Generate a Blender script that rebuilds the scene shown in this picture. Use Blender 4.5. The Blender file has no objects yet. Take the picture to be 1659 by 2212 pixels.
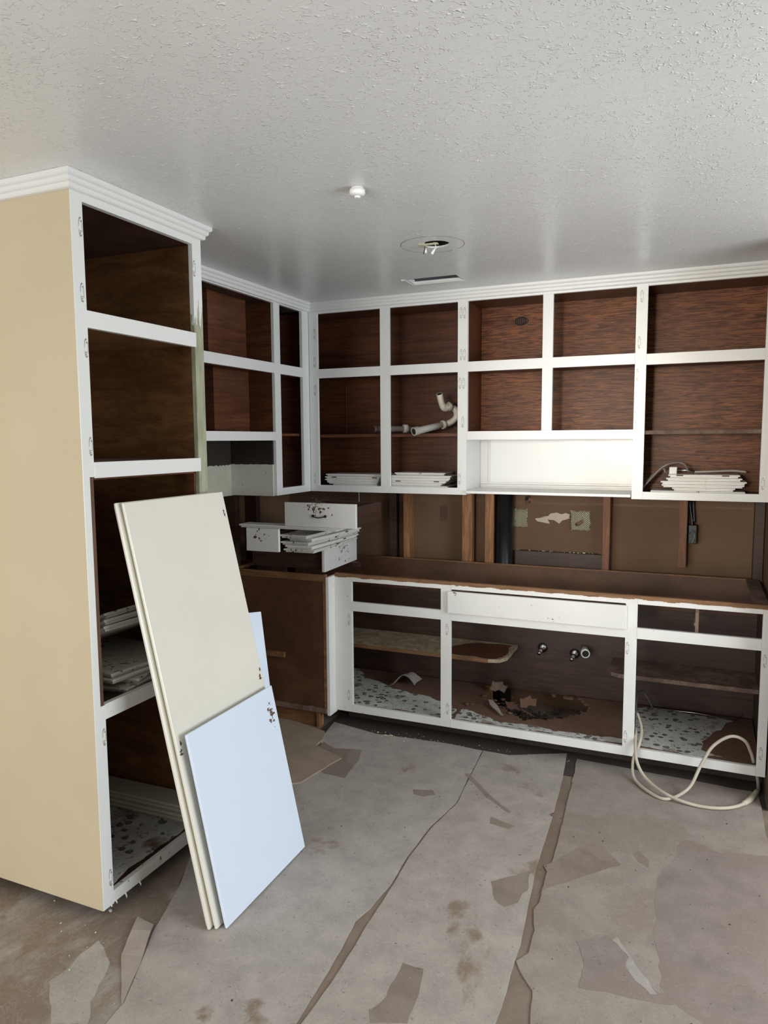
import bpy, bmesh, math, random
from mathutils import Vector, Matrix, noise
R=random.Random(7); PI=math.pi
SC=bpy.context.scene; COL=SC.collection
# ---------------------------------------------------------------- camera, world, light, exposure
cam=bpy.data.cameras.new('camera'); co=bpy.data.objects.new('camera',cam); COL.objects.link(co); SC.camera=co
cam.sensor_fit='VERTICAL'; cam.sensor_height=36; cam.lens=36*1561.3/2212; cam.clip_start=.05
yw,pt,rl=0.41,-0.0995,-0.0066
f0=Vector((-math.sin(yw),math.cos(yw),0)); r0=Vector((math.cos(yw),math.sin(yw),0)); u0=Vector((0,0,1))
Fv=f0*math.cos(pt)+u0*math.sin(pt); Uv=-f0*math.sin(pt)+u0*math.cos(pt)
Rv=r0*math.cos(rl)+Uv*math.sin(rl); U2=-r0*math.sin(rl)+Uv*math.cos(rl)
m=Matrix((Rv,U2,-Fv)).transposed().to_4x4(); m.translation=Vector((1.7836,-1.7169,1.6212)); co.matrix_world=m
SC.view_settings.view_transform='Standard'; SC.view_settings.look='None'; SC.view_settings.gamma=1; SC.view_settings.use_curve_mapping=False
SC.view_settings.exposure=0.0
w=bpy.data.worlds.new('sky'); SC.world=w; w.use_nodes=True; nt=w.node_tree; bg=nt.nodes['Background']
bg.inputs[0].default_value=(.62,.78,1,1); bg.inputs[1].default_value=1.1
def area(name,loc,size,direction,energy,colr,spread=PI):
    l=bpy.data.lights.new(name,'AREA'); l.shape='RECTANGLE'; l.size,l.size_y=size; l.energy=energy; l.color=colr; l.spread=spread
    o=bpy.data.objects.new(name,l); COL.objects.link(o); o.location=loc; o.rotation_euler=Vector(direction).to_track_quat('-Z','Y').to_euler(); return o
area('daylight_patio_door',(-.6,-3.95,1.15),(2.6,2.0),(0,1,.08),96,(1,.995,.98))
area('daylight_side_window',(4.05,.2,1.4),(2.0,1.4),(-1,.14,-.08),88,(.86,.93,1))
area('added_warm_beam',(.94,-3.95,1.78),(.38,.6),(.06,1,.0),4.3,(1,.90,.76),.50)  # warm beam added for the bright cabinet patch; its window is guessed, unseen
# ---------------------------------------------------------------- helpers
def new(): return bmesh.new()
def box(bm,x0,x1,y0,y1,z0,z1,bev=0,M=None):
    r=bmesh.ops.create_cube(bm,size=1); vs=r['verts']
    for v in vs: v.co=Vector((x0+(v.co.x+.5)*(x1-x0),y0+(v.co.y+.5)*(y1-y0),z0+(v.co.z+.5)*(z1-z0)))
    if bev:
        es=list({e for v in vs for e in v.link_edges}); rr=bmesh.ops.bevel(bm,geom=es,offset=bev,segments=2,affect='EDGES',profile=.5)
        vs=list({v for f in rr['faces'] for v in f.verts}|{v for v in vs if v.is_valid})
    if M:
        for v in vs: v.co=M@v.co
    return vs
def sweep(bm,pts,r,seg=12,sub=6,caps=True,smooth=True,hollow=False):
    P=[Vector(p) for p in pts]; rr=r if isinstance(r,(list,tuple)) else [r]*len(P)
    Q=[];RR=[]
    n=len(P)
    if smooth and n>2:
        for i in range(n-1):
            a,b,c,d=P[max(i-1,0)],P[i],P[i+1],P[min(i+2,n-1)]
            for k in range(sub):
                t=k/sub; Q.append(.5*((2*b)+(c-a)*t+(2*a-5*b+4*c-d)*t*t+(3*b-a-3*c+d)*t**3)); RR.append(rr[i]+(rr[i+1]-rr[i])*t)
        Q.append(P[-1]);RR.append(rr[-1])
    else: Q=P;RR=list(rr)
    rings=[];up=None
    for i,q in enumerate(Q):
        d=(Q[min(i+1,len(Q)-1)]-Q[max(i-1,0)]).normalized()
        if up is None: up=d.orthogonal().normalized()
        up=(up-d*up.dot(d)).normalized(); s=d.cross(up)
        rings.append([bm.verts.new(q+(up*math.cos(2*PI*k/seg)+s*math.sin(2*PI*k/seg))*RR[i]) for k in range(seg)])
    for a,b in zip(rings,rings[1:]):
        for k in range(seg): bm.faces.new((a[k],a[(k+1)%seg],b[(k+1)%seg],b[k])).smooth=True
    if caps and not hollow: bm.faces.new(rings[0][::-1]); bm.faces.new(rings[-1])
    if hollow:
        for ring,q,sg in ((rings[0],Q[0],1),(rings[-1],Q[-1],-1)):
            dd=((Q[1]-Q[0]) if sg==1 else (Q[-1]-Q[-2])).normalized()*sg*min(.05,.75*((Q[1]-Q[0]) if sg==1 else (Q[-1]-Q[-2])).length)
            inn=[bm.verts.new(q+(v.co-q)*.8) for v in ring]; deep=[bm.verts.new(q+(v.co-q)*.8+dd) for v in ring]
            for k in range(seg):
                j=(k+1)%seg; bm.faces.new((ring[k],ring[j],inn[j],inn[k])); bm.faces.new((inn[k],inn[j],deep[j],deep[k]))
            bm.faces.new(deep)
    return bm
def poly(bm,pts,z0,z1,jag=0,step=.02,seed=1):
    rd=random.Random(seed); out=[]; n=len(pts)
    for i in range(n):
        a=Vector(pts[i][:2]);b=Vector(pts[(i+1)%n][:2]); k=max(1,int((b-a).length/step)) if jag else 1
        nr=Vector((-(b-a).y,(b-a).x)).normalized() if (b-a).length>1e-6 else Vector((0,0))
        ph=rd.random()*10
        for j in range(k):
            t=j/k; q=a.lerp(b,t)
            if jag and j: q=q+nr*(jag*(noise.noise(Vector((ph+t*(b-a).length*9,ph,0)))*1.6+rd.uniform(-.35,.35)))
            out.append(q)
    vs=[bm.verts.new((q.x,q.y,z1)) for q in out]; f=bm.faces.new(vs)
    f.normal_update()
    if f.normal.z<0: f.normal_flip()
    r=bmesh.ops.extrude_face_region(bm,geom=[f])
    for v in r['geom']:
        if isinstance(v,bmesh.types.BMVert): v.co.z=z0
    bmesh.ops.recalc_face_normals(bm,faces=bm.faces)
    bmesh.ops.triangulate(bm,faces=[f for f in bm.faces if len(f.verts)>4])
def wpos(o):
    v=Vector(o.location)
    while o.parent: o=o.parent; v+=Vector(o.location)
    return v
def obj(name,bm,mt,parent=None,label=None,local=False):
    me=bpy.data.meshes.new(name)
    if parent is not None and not local:
        bm.transform(Matrix.Translation(-wpos(parent)))
    bm.normal_update(); bm.to_mesh(me); bm.free(); me.materials.append(mt)
    o=bpy.data.objects.new(name,me); COL.objects.link(o)
    if parent is not None: o.parent=parent
    if label: o['label']=label
    return o
def B(name,mt,parent,x0,x1,y0,y1,z0,z1,bev=.001,label=None,local=False):
    bm=new(); box(bm,min(x0,x1),max(x0,x1),min(y0,y1),max(y0,y1),min(z0,z1),max(z0,z1),bev); return obj(name,bm,mt,parent,label,local)
def tag(o,label,cat,group=None,kind=None):
    if label: o['label']=label
    if cat: o['category']=cat
    if group: o['group']=group
    if kind: o['kind']=kind
    return o
def thing(name,loc,label,cat,group=None,rot=(0,0,0)):
    o=bpy.data.objects.new(name,None); o.empty_display_size=.05; COL.objects.link(o); o.location=loc; o.rotation_euler=rot
    return tag(o,label,cat,group)
def struct(name,bm,mt,label=None):
    o=obj(name,bm,mt); o['kind']='structure'
    if label:o['label']=label
    return o
# ---------------------------------------------------------------- materials
class N:
    def __init__(s,name):
        s.m=bpy.data.materials.new(name); s.m.use_nodes=True; s.t=s.m.node_tree; s.b=s.t.nodes['Principled BSDF']
        s.tc=s.t.nodes.new('ShaderNodeTexCoord').outputs['Object']
    def n(s,k,**kw):
        x=s.t.nodes.new('ShaderNode'+k)
        for a,v in kw.items(): setattr(x,a,v)
        return x
    def l(s,a,b): s.t.links.new(a,b)
    def mp(s,sc=(1,1,1),rot=(0,0,0),loc=(0,0,0)):
        x=s.n('Mapping'); x.inputs['Scale'].default_value=sc; x.inputs['Rotation'].default_value=rot; x.inputs['Location'].default_value=loc; s.l(s.tc,x.inputs[0]); return x.outputs[0]
    def rs(s,ang,sc,loc=(0,0,0)):
        x=s.n('Mapping'); x.inputs['Scale'].default_value=sc; x.inputs['Location'].default_value=loc; s.l(s.mp(rot=(0,0,ang)),x.inputs[0]); return x.outputs[0]
    def noise(s,scale,det=4,vec=None,dist=0,rough=.5):
        x=s.n('TexNoise'); x.inputs['Scale'].default_value=scale; x.inputs['Detail'].default_value=det; x.inputs['Distortion'].default_value=dist; x.inputs['Roughness'].default_value=rough
        s.l(vec if vec is not None else s.tc,x.inputs['Vector']); return x.outputs[0]
    def ramp(s,f,stops,interp='LINEAR'):
        x=s.n('ValToRGB'); x.color_ramp.interpolation=interp; e=x.color_ramp.elements
        while len(e)<len(stops): e.new(.5)
        for i,(p,c) in enumerate(stops):
            e[i].position=p; e[i].color=(c,c,c,1) if isinstance(c,(int,float)) else (*c,1)
        s.l(f,x.inputs[0]); return x.outputs[0]
    def mix(s,f,a,b):
        x=s.n('Mix',data_type='RGBA')
        for v,k in ((f,0),(a,6),(b,7)):
            if isinstance(v,(int,float)): x.inputs[k].default_value=v
            elif isinstance(v,tuple): x.inputs[k].default_value=(*v,1)
            else: s.l(v,x.inputs[k])
        return x.outputs[2]
    def math(s,op,a,b=None,c=None):
        x=s.n('Math',operation=op)
        for i,v in enumerate((a,b,c)):
            if v is None: continue
            if isinstance(v,(int,float)): x.inputs[i].default_value=v
            else: s.l(v,x.inputs[i])
        return x.outputs[0]
    def bump(s,h,st=.3,d=.002):
        x=s.n('Bump'); x.inputs['Strength'].default_value=st; x.inputs['Distance'].default_value=d; s.l(h,x.inputs['Height']); s.l(x.outputs[0],s.b.inputs['Normal'])
    def out(s,col,rough=.5,metal=0,spec=None):
        if isinstance(col,tuple): s.b.inputs['Base Color'].default_value=(*col,1)
        else: s.l(col,s.b.inputs['Base Color'])
        if isinstance(rough,(int,float)): s.b.inputs['Roughness'].default_value=rough
        else: s.l(rough,s.b.inputs['Roughness'])
        s.b.inputs['Metallic'].default_value=metal
        if spec is not None: s.b.inputs['Specular IOR Level'].default_value=spec
        return s.m
def paint(name,col,rough=.32,chips=0,chipcol=(.16,.075,.04),cs=38,dirt=.15,edge=None):
    n=N(name); v=n.noise(3,3); c=n.ramp(v,[(.3,tuple(x*(1-dirt*.5) for x in col)),(.7,col)])
    dn=n.noise(14,5); dr=n.ramp(dn,[(.62,0),(.8,dirt)]); c=n.mix(dr,c,tuple(a*b for a,b in zip(col,(.62,.55,.42))))
    if chips:
        k=n.noise(cs,6,rough=.62); big=n.noise(4.5,2)
        s_=n.math('ADD',k,n.math('MULTIPLY',big,.35)); f=n.ramp(s_,[(chips-.012,0),(chips,1)]); c=n.mix(f,c,chipcol)
        n.bump(n.math('SUBTRACT',1.0,f),.6,.001)
    else: n.bump(n.noise(220,2),.08,.001)
    return n.out(c,rough)
def wood(name,c0,c1,rough=.36,sc=(3,3,34),fine=1.,contrast=(.35,.68),spec=.5,stain=.35,dist=1.2):
    n=N(name); v=n.mp(sc); a=n.noise(1.6,6,v,dist=dist,rough=.6); c=n.ramp(a,[(contrast[0],c0),(contrast[1],c1)])
    v2=n.mp(tuple(x*4 for x in sc)); b=n.noise(2.2,4,v2,rough=.7); c=n.mix(n.ramp(b,[(.5,0),(.72,.55*fine)]),c,tuple(x*.45 for x in c0))
    s=n.noise(2.4,3); c=n.mix(n.ramp(s,[(.35,stain),(.62,0)]),c,tuple(x*.55 for x in c0))
    n.bump(a,.12,.002); return n.out(c,rough,spec=spec)
WHITE=paint('white_gloss_paint',(.80,.80,.77),.28,dirt=.06)
WHITEC=paint('chipped_white_paint',(.80,.79,.745),.34,chips=.905,dirt=.22)
WHITEB=paint('heavily_chipped_white_paint',(.74,.72,.65),.4,chips=.80,dirt=.5)
CREAM=paint('cream_gloss_paint',(.80,.765,.665),.25,dirt=.10)
COOL=paint('sky_tinted_white_gloss_paint',(.74,.82,.93),.2,dirt=.02)  # white paint tinted blue to carry the sky's reflection on the doors
BEIGE=paint('beige_wall_paint',(.60,.505,.335),.55,dirt=.10,chips=.985)
GREEN=paint('pale_green_old_paint',(.50,.51,.39),.6,chips=.97,dirt=.5)
PLYW=wood('brown_stained_plywood',(.085,.028,.013),(.19,.070,.031),.34,(1.6,1.6,30),stain=.5,spec=.35)
OAKY=wood('figured_brown_plywood',(.080,.026,.010),(.29,.105,.036),.42,(3.2,3.2,48),contrast=(.42,.58),fine=1.3,spec=.22,dist=2.2)
TALLW=wood('warm_brown_birch_plywood',(.17,.078,.030),(.34,.17,.070),.42,(2.2,2.2,9),stain=.4)
DARKW=wood('dark_brown_stained_wood',(.040,.019,.011),(.082,.040,.022),.5)
PANELW=wood('brown_hardboard',(.085,.037,.018),(.135,.060,.028),.55,(2,2,3),stain=.5)
RAWD=wood('bare_reddish_brown_wood',(.085,.036,.020),(.15,.068,.036),.6,(26,26,3))
RAWW=wood('raw_orange_brown_wood',(.16,.072,.028),(.30,.15,.062),.6,(3,3,30))
STUDW=wood('pine_stud_wood',(.24,.105,.040),(.42,.21,.085),.6,(26,26,2.2),contrast=(.4,.6))
STUDR=wood('reddish_stud_wood',(.15,.062,.032),(.27,.12,.06),.65,(26,26,2.2))
WORN=wood('worn_pinkish_board',(.13,.082,.060),(.25,.17,.125),.8,(6,6,6),contrast=(.4,.62))
def m_sheathing():
    n=N('brown_sheathing_paper'); a=n.noise(1.5,4); c=n.ramp(a,[(.3,(.115,.062,.036)),(.7,(.175,.105,.055))]); b=n.noise(60,3); c=n.mix(n.ramp(b,[(.6,0),(.8,.25)]),c,(.07,.035,.02)); n.bump(b,.1,.001); return n.out(c,.8)
SHEATH=m_sheathing()
def m_ceiling():
    n=N('textured_ceiling_paint')
    v=n.mp((1,1.25,1)); a=n.noise(46,1.6,v,dist=.7); ridge=n.math('ABSOLUTE',n.math('SUBTRACT',a,.5)); r=n.ramp(ridge,[(.0,1),(.016,.8),(.034,0)])
    msk=n.ramp(n.noise(60,1.5),[(.47,0),(.55,1)]); big=n.ramp(n.noise(5.5,3),[(.36,.15),(.55,1)])
    h=n.math('MULTIPLY',n.math('MULTIPLY',r,msk),big); h=n.math('ADD',h,n.math('MULTIPLY',n.noise(150,2),.05))
    n.bump(h,.75,.0045)
    c=n.ramp(n.noise(2,3),[(.3,(.74,.745,.735)),(.7,(.78,.785,.77))]); c=n.mix(n.math('MULTIPLY',h,.8),c,(.97,.97,.95))  # ridge glints painted in: raised texture mixed towards near-white
    return n.out(c,.30,spec=.6)
CEIL=m_ceiling()
def m_sheet(name,seed,base,brown,thr=.56,streak=None):
    n=N(name); v=n.mp((1,1,1),loc=(seed,seed*2.,0)); a=n.noise(2.3,7,v,dist=.35,rough=.55)
    c=n.ramp(n.noise(9,6,v),[(.3,tuple(x*.78 for x in base)),(.7,tuple(x*1.05 for x in base))])
    c=n.mix(n.ramp(a,[(thr-.02,0),(thr+.02,1)]),c,brown)
    if streak:
        s=n.noise(3.2,5,n.rs(streak,(.9,6,1),(seed,0,0)),dist=.3); c=n.mix(n.ramp(s,[(.42,.75),(.60,0)]),c,brown)
        s2=n.noise(5,4,n.rs(streak,(.7,26,1),(seed,3,0)),dist=.2); c=n.mix(n.ramp(s2,[(.66,0),(.70,.6)]),c,tuple(min(1,x*1.35) for x in base))
    sp=n.noise(75,4,v,rough=.75); c=n.mix(n.ramp(sp,[(.63,0),(.69,.85)]),c,(.10,.075,.06))
    w2=n.noise(11,9,v,dist=1.5,rough=.72); wr=n.math('ABSOLUTE',n.math('SUBTRACT',w2,.5)); c=n.mix(n.ramp(wr,[(0,.35),(.012,0)]),c,tuple(min(1,x*1.7) for x in base))
    f=n.noise(260,3,v); c=n.mix(n.ramp(f,[(.4,.0),(.65,.25)]),c,tuple(x*.7 for x in base))
    n.bump(n.math('ADD',n.noise(7,8,v,dist=1),n.math('MULTIPLY',sp,.4)),.35,.004)
    return n.out(c,n.ramp(a,[(.45,.62),(.6,.42)]),spec=.35)
FSUB=m_sheet('brown_subfloor',3.1,(.26,.20,.155),(.21,.155,.115),.5)
SHA=m_sheet('grey_felt_left',1.3,(.44,.395,.355),(.245,.175,.125),.63)
SHL=m_sheet('grey_felt_streaked',8.3,(.37,.325,.28),(.215,.165,.125),.50,streak=-1.42)
SHB=m_sheet('grey_felt_middle',5.7,(.43,.38,.335),(.255,.19,.135),.60)
SHC=m_sheet('grey_felt_right',11.9,(.345,.295,.255),(.285,.235,.195),.54)
PATCH=m_sheet('torn_brown_felt',2.2,(.265,.212,.168),(.285,.232,.188),.5)
PATCH2=m_sheet('torn_purple_brown_felt',7.2,(.285,.235,.21),(.265,.215,.185),.5)
PATCHG=m_sheet('torn_pale_felt',4.2,(.42,.385,.35),(.37,.32,.28),.55)
def m_liner():
    n=N('flowered_shelf_liner'); vo=n.n('TexVoronoi'); vo.inputs['Scale'].default_value=21; n.l(n.mp((1,1,1)),vo.inputs['Vector'])
    nz=n.noise(70,3); d=n.math('ADD',vo.outputs['Distance'],n.math('MULTIPLY',n.math('SUBTRACT',nz,.5),.35))
    ring=n.ramp(d,[(.08,.5),(.14,1),(.30,.95),(.345,0)]); bits=n.ramp(n.noise(48,3,dist=1.5),[(.60,0),(.63,.8)])
    c=n.ramp(n.noise(5,4),[(.3,(.50,.49,.44)),(.7,(.66,.66,.61))]); c=n.mix(ring,c,(.115,.11,.10)); c=n.mix(bits,c,(.17,.15,.125))
    c=n.mix(n.ramp(n.noise(7,6),[(.60,0),(.68,.8)]),c,(.19,.13,.09)); return n.out(c,.5)
LINER=m_liner()
def plain(name,c,rough=.5,metal=0,b=0,bs=60):
    n=N(name); cc=n.ramp(n.noise(12,4),[(.3,tuple(x*.82 for x in c)),(.7,c)])
    if b: n.bump(n.noise(bs,4),b,.003)
    return n.out(cc,rough,metal)
PVC=plain('aged_white_plastic_pipe',(.74,.70,.60),.35); PVCG=plain('grey_plastic_pipe',(.36,.32,.27),.45)
BLACK=plain('black_iron',(.012,.013,.015),.3); CHROME=plain('dull_chrome',(.5,.5,.5),.25,1); DARK=plain('dark_cavity',(.02,.018,.016),.9)
PLASTER=plain('crumbly_plaster',(.66,.64,.46),.9,0,.8,90); PLBEIGE=plain('beige_adhesive',(.58,.50,.41),.8,0,.5,50)
DIRT=plain('brown_dirt',(.16,.085,.05),.95,0,.9,60); DIRTSHADE=plain('dark_dirt_and_toe_shade',(.06,.045,.035),.95,0,.9,60)
GREYM=plain('galvanised_duct',(.20,.21,.22),.4,.6); HOSE=plain('cream_hose_rubber',(.56,.50,.39),.5); BRAID=plain('braided_grey_hose',(.27,.24,.22),.4,.3,.6,300)
SCAR=plain('old_hinge_outline',(.33,.29,.23),.6); SCREW=plain('screw_hole',(.05,.03,.02),.8); COPPER=plain('rusty_pipe',(.22,.11,.07),.6,.3)
BRNR=plain('exposed_brown_wood',(.13,.068,.042),.7,0,.4); WPLAST=plain('white_plastic',(.86,.86,.84),.35); KRAFT=plain('kraft_cardboard',(.37,.29,.215),.8,0,.3)
TAN=plain('dusty_hose_stub',(.45,.40,.34),.5); PAPERW=plain('dusty_paper',(.40,.34,.29),.8,0,.4)
# ---------------------------------------------------------------- room shell
H=2.44; XR=2.115
fl=new(); box(fl,-3.2,4.3,-4.2,2.62,-.06,0); FLOOR=struct('floor',fl,FSUB)
cl=new(); # ceiling built around the duct opening and the light hole
vx0,vx1,vy0,vy1=.365,.640,1.835,1.955; hx,hy,hr=.735,1.255,.062
xs=[-3.2,vx0,hx-.08,vx1,hx+.08,4.3]; xs=sorted(set(xs)); ys=sorted([-4.2,hy-.08,hy+.08,vy0,vy1,2.62])
for i in range(len(xs)-1):
    for j in range(len(ys)-1):
        x0,x1,y0,y1=xs[i],xs[i+1],ys[j],ys[j+1]; mx,my=(x0+x1)/2,(y0+y1)/2
        if vx0<mx<vx1 and vy0<my<vy1: continue
        if abs(mx-hx)<.08 and abs(my-hy)<.08: continue
        vs=[cl.verts.new(p) for p in ((x0,y0,H),(x0,y1,H),(x1,y1,H),(x1,y0,H))]; cl.faces.new(vs)
bmesh.ops.remove_doubles(cl,verts=cl.verts,dist=1e-5)
K=32; ci=[cl.verts.new((hx+hr*math.cos(2*PI*k/K),hy+hr*.9*math.sin(2*PI*k/K),H)) for k in range(K)]
def sq(k):
    a=2*PI*k/K; c,s=math.cos(a),math.sin(a); t=.08/max(abs(c),abs(s)); return (hx+c*t,hy+s*t,H)
so=[cl.verts.new(sq(k)) for k in range(K)]
up=[cl.verts.new(v.co+Vector((0,0,.007))) for v in ci]
for k in range(K):
    j=(k+1)%K; cl.faces.new((ci[k],ci[j],so[j],so[k])); cl.faces.new((ci[k],up[k],up[j],ci[j]))
struct('ceiling',cl,CEIL)
bm=new(); box(bm,-3.2,4.3,-4.2,2.62,2.62,2.66); struct('trim_6',bm,DARK)   # attic deck above the openings
def wallbox(name,mt,*a):
    bm=new(); box(bm,*a); return struct(name,bm,mt)
WB=wallbox('wall_back',SHEATH,-.9,2.3,2.59,2.62,0,H)
wallbox('wall_left',SHEATH,-.83,-.80,0.02,2.59,0,H)
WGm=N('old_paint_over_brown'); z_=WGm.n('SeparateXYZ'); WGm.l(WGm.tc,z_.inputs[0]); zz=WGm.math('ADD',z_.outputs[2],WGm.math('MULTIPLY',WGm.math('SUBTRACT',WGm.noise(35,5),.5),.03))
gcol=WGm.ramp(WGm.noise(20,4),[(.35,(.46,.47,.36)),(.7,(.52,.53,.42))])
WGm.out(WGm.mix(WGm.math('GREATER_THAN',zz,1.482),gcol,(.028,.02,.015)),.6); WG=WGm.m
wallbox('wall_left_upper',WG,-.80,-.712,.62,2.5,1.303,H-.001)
wallbox('wall_back_upper',DARKW,-.71,XR,2.5,2.589,1.303,H-.001)
wallbox('wall_right',SHEATH,XR,XR+.06,1.70,2.59,0,H)
wallbox('wall_right_return',BEIGE,XR+.06,4.3,1.70,1.78,0,H)
wallbox('wall_left_return',BEIGE,-3.2,-.712,0,.08,0,H)
wallbox('wall_far_left',BEIGE,-3.26,-3.2,-4.2,.08,0,H)
# wall behind the camera and the one to its right, with their windows left open to the sky
bm=new()
for a in ((-3.2,-1.95,-4.26,-4.2,0,H),(.75,.72,-4.26,-4.2,0,H),(.73,4.3,-4.26,-4.2,0,1.45),(1.15,4.3,-4.26,-4.2,1.45,H),(-1.95,1.15,-4.26,-4.2,2.18,H),(.73,.75,-4.26,-4.2,1.45,2.2)):
    if a[1]>a[0]: box(bm,*a)
struct('wall_front',bm,BEIGE)
bm=new(); 
for a in ((4.3,4.36,-4.2,-.85,0,H),(4.3,4.36,1.25,1.78,0,H),(4.3,4.36,-.85,1.25,0,.65),(4.3,4.36,-.85,1.25,2.15,H)): box(bm,*a)
struct('wall_right_far',bm,BEIGE)
def winframe(name,ax,c,a0,a1,z0,z1,nm):
    bm=new(); t=.05
    def bb(p0,p1,q0,q1):
        if ax=='y': box(bm,p0,p1,c-.03,c+.03,q0,q1,.003)
        else: box(bm,c-.03,c+.03,p0,p1,q0,q1,.003)
    bb(a0,a0+t,z0,z1); bb(a1-t,a1,z0,z1); bb(a0,a1,z0,z0+t); bb(a0,a1,z1-t,z1)
    for k in range(1,nm): x=a0+(a1-a0)*k/nm; bb(x-t/2,x+t/2,z0,z1)
    return struct(name,bm,WHITE)
winframe('window_1','y',-4.23,-1.95,.73,0,2.18,2); winframe('window_2','x',4.33,-.85,1.25,.65,2.15,2)
B('toe_space_floor',DIRTSHADE,FLOOR,-.12,2.11,1.70,1.99,.0002,.0012,0,'near-black floor strip under the cabinet, toe-space shadow and dirt in its colour')  # near-black strip puts the toe-space shadow, with dirt, into the floor colour
# studs and blocking in the stripped wall
def stud(wall,mt,x0,x1,z0=.0,z1=1.303,y0=2.502,y1=2.588,label=None): return B('stud',mt,wall,x0,x1,y0,y1,z0,z1,.002,label)
stud(WB,STUDW,.083,.122); stud(WB,STUDW,.470,.535,y1=2.545); stud(WB,STUDW,.614,.668,y1=2.545,label='orange wall stud beside the black pipe')
stud(WB,STUDR,1.299,1.338,label='reddish wall stud right of the pipe bay'); stud(WB,STUDR,1.698,1.740,z0=.915,label='short reddish wall stud cut off above the cabinet')
stud(WB,DARKW,-.03,.02,y0=2.54); stud(WB,DARKW,2.065,2.112)
B('blocking_board',DARKW,WB,.79,1.297,2.545,2.588,.80,.955,.002,'dark stained board between studs with crumbs along its top')
for z in (1.245,1.238): B('paper_seam',RAWW,WB,-.7,2.06,2.5885,2.5905,z-.0012,z+.0012,0)
bm=new(); box(bm,.30,.345,2.5875,2.5905,1.11,1.20); box(bm,.305,.340,2.587,2.5910,1.115,1.205); obj('paper_patch',bm,PANELW,WB)
WL=bpy.data.objects['wall_left']
for y in (1.83,2.05): B('stud',DARKW,WL,-.798,-.715,y,y+.045,.0,1.302,.002)
B('paper_seam',RAWW,WL,-.7995,-.797,.7,2.5,1.228,1.234,0)
# ---------------------------------------------------------------- crown moulding
def crown(name,path,label):
    steps=[(0,H-.052),(.010,H-.050),(.013,H-.046),(.013,H-.036),(.019,H-.033),(.022,H-.029),(.022,H-.020),(.029,H-.016),(.032,H-.012),(.032,H-.0005),(0,H-.0005)]
    bm=new(); P=[Vector((*p,0)) for p in path]; rows=[]
    for i,p in enumerate(P):
        ns=[]
        if i>0: d=(P[i]-P[i-1]).normalized(); ns.append(Vector((d.y,-d.x,0)))
        if i<len(P)-1: d=(P[i+1]-P[i]).normalized(); ns.append(Vector((d.y,-d.x,0)))
        nn=sum(ns,Vector()); nn=nn/nn.length_squared*len(ns) if len(ns)==1 else nn.normalized()/max(.3,nn.normalized().dot(ns[0]))
        rows.append([bm.verts.new((p.x+nn.x*o,p.y+nn.y*o,z)) for o,z in steps])
    for a,b in zip(rows,rows[1:]):
        for k in range(len(steps)): j=(k+1)%len(steps); bm.faces.new((a[k],a[j],b[j],b[k]))
    bm.faces.new(rows[0]); bm.faces.new(rows[-1][::-1]); bmesh.ops.recalc_face_normals(bm,faces=bm.faces)
    return struct(name,bm,WHITE,label)
crown('trim_1',[(-3.2,-.001),(.001,-.001),(.001,.635),(-.37,.635)],'stepped white crown moulding over the tall cabinet')
crown('trim_2',[(-.407,.668),(-.407,2.195),(XR,2.195)],'stepped white crown moulding over the wall cabinets')
# ---------------------------------------------------------------- small parts shared
def scar_mesh():
    bm=new(); n=20
    def pt(a,r):
        x=math.cos(a)*.0075*r; z=math.sin(a)*.030*r; return x,z
    for k in range(n):
        if k%7==3: continue
        q=[]
        for a,r in ((k,1),(k+1,1),(k+1,.86),(k,.86)): x,z=pt(2*PI*a/n,r); q.append(bm.verts.new((x,-.0006,z)))
        bm.faces.new(q)
    me=bpy.data.meshes.new('hinge_mark'); bm.to_mesh(me); bm.free(); me.materials.append(SCAR)
    bm=new()
    for z in (-.019,.017,-.013):
        vs=[bm.verts.new((math.cos(2*PI*k/8)*.0014+(.002 if z>0 else -.001),-.0009,z+math.sin(2*PI*k/8)*.0018)) for k in range(8)]; bm.faces.new(vs)
    m2=bpy.data.meshes.new('screw_holes'); bm.to_mesh(m2); bm.free(); m2.materials.append(SCREW); return me,m2
SM=scar_mesh()
def scar(parent,face,pos):
    e=bpy.data.objects.new('hinge_mark',SM[0]); COL.objects.link(e); e.parent=parent; e.location=Vector(pos)-wpos(parent)
    if face=='x': e.rotation_euler=(0,0,PI/2)
    d=bpy.data.objects.new('screw_holes',SM[1]); COL.objects.link(d); d.parent=e; d['kind']='stuff'
# ---------------------------------------------------------------- tall cabinet
T=.635; ZB=.053
tc=thing('tall_cabinet',(-.35,.3,0),'full-height open tall cabinet with beige side and white face frame, stripped of its doors','cabinet')
B('side_panel',BEIGE,tc,-.71,-.0015,0,.019,ZB-.005,H-.001,.001,'beige painted cabinet side')
B('side_panel',TALLW,tc,-.71,-.02,.600,.618,ZB,H-.01,0,'brown inner side')
B('back_panel',TALLW,tc,-.71,-.70,.02,.6,ZB,H-.01,0)
bm=new(); box(bm,-.02,.0,.0012,.0487,ZB-.004,.749,.0008); box(bm,-.02,-.0001,.0012,.0290,.745,1.512,.0008); box(bm,-.02,.0,.0012,.0487,1.508,H-.001,.0008); obj('stile',bm,WHITE,tc)
B('stile_edge',RAWD,tc,-.0205,-.003,.0292,.0465,.750,1.507,.001,'exposed brown stile edge beside the oven opening')
GS=N('half_stripped_paint'); z_=GS.n('SeparateXYZ'); GS.l(GS.tc,z_.inputs[0])
zz=GS.math('ADD',z_.outputs[2],GS.math('MULTIPLY',GS.math('SUBTRACT',GS.noise(22,5,GS.mp((1,6,.5))),.5),.35))
GS.out(GS.mix(GS.math('GREATER_THAN',zz,2.10),GS.ramp(GS.noise(9,6,GS.mp((4,4,1))),[(.35,(.30,.30,.20)),(.65,(.42,.43,.31))]),(.80,.80,.77)),.45)
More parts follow.
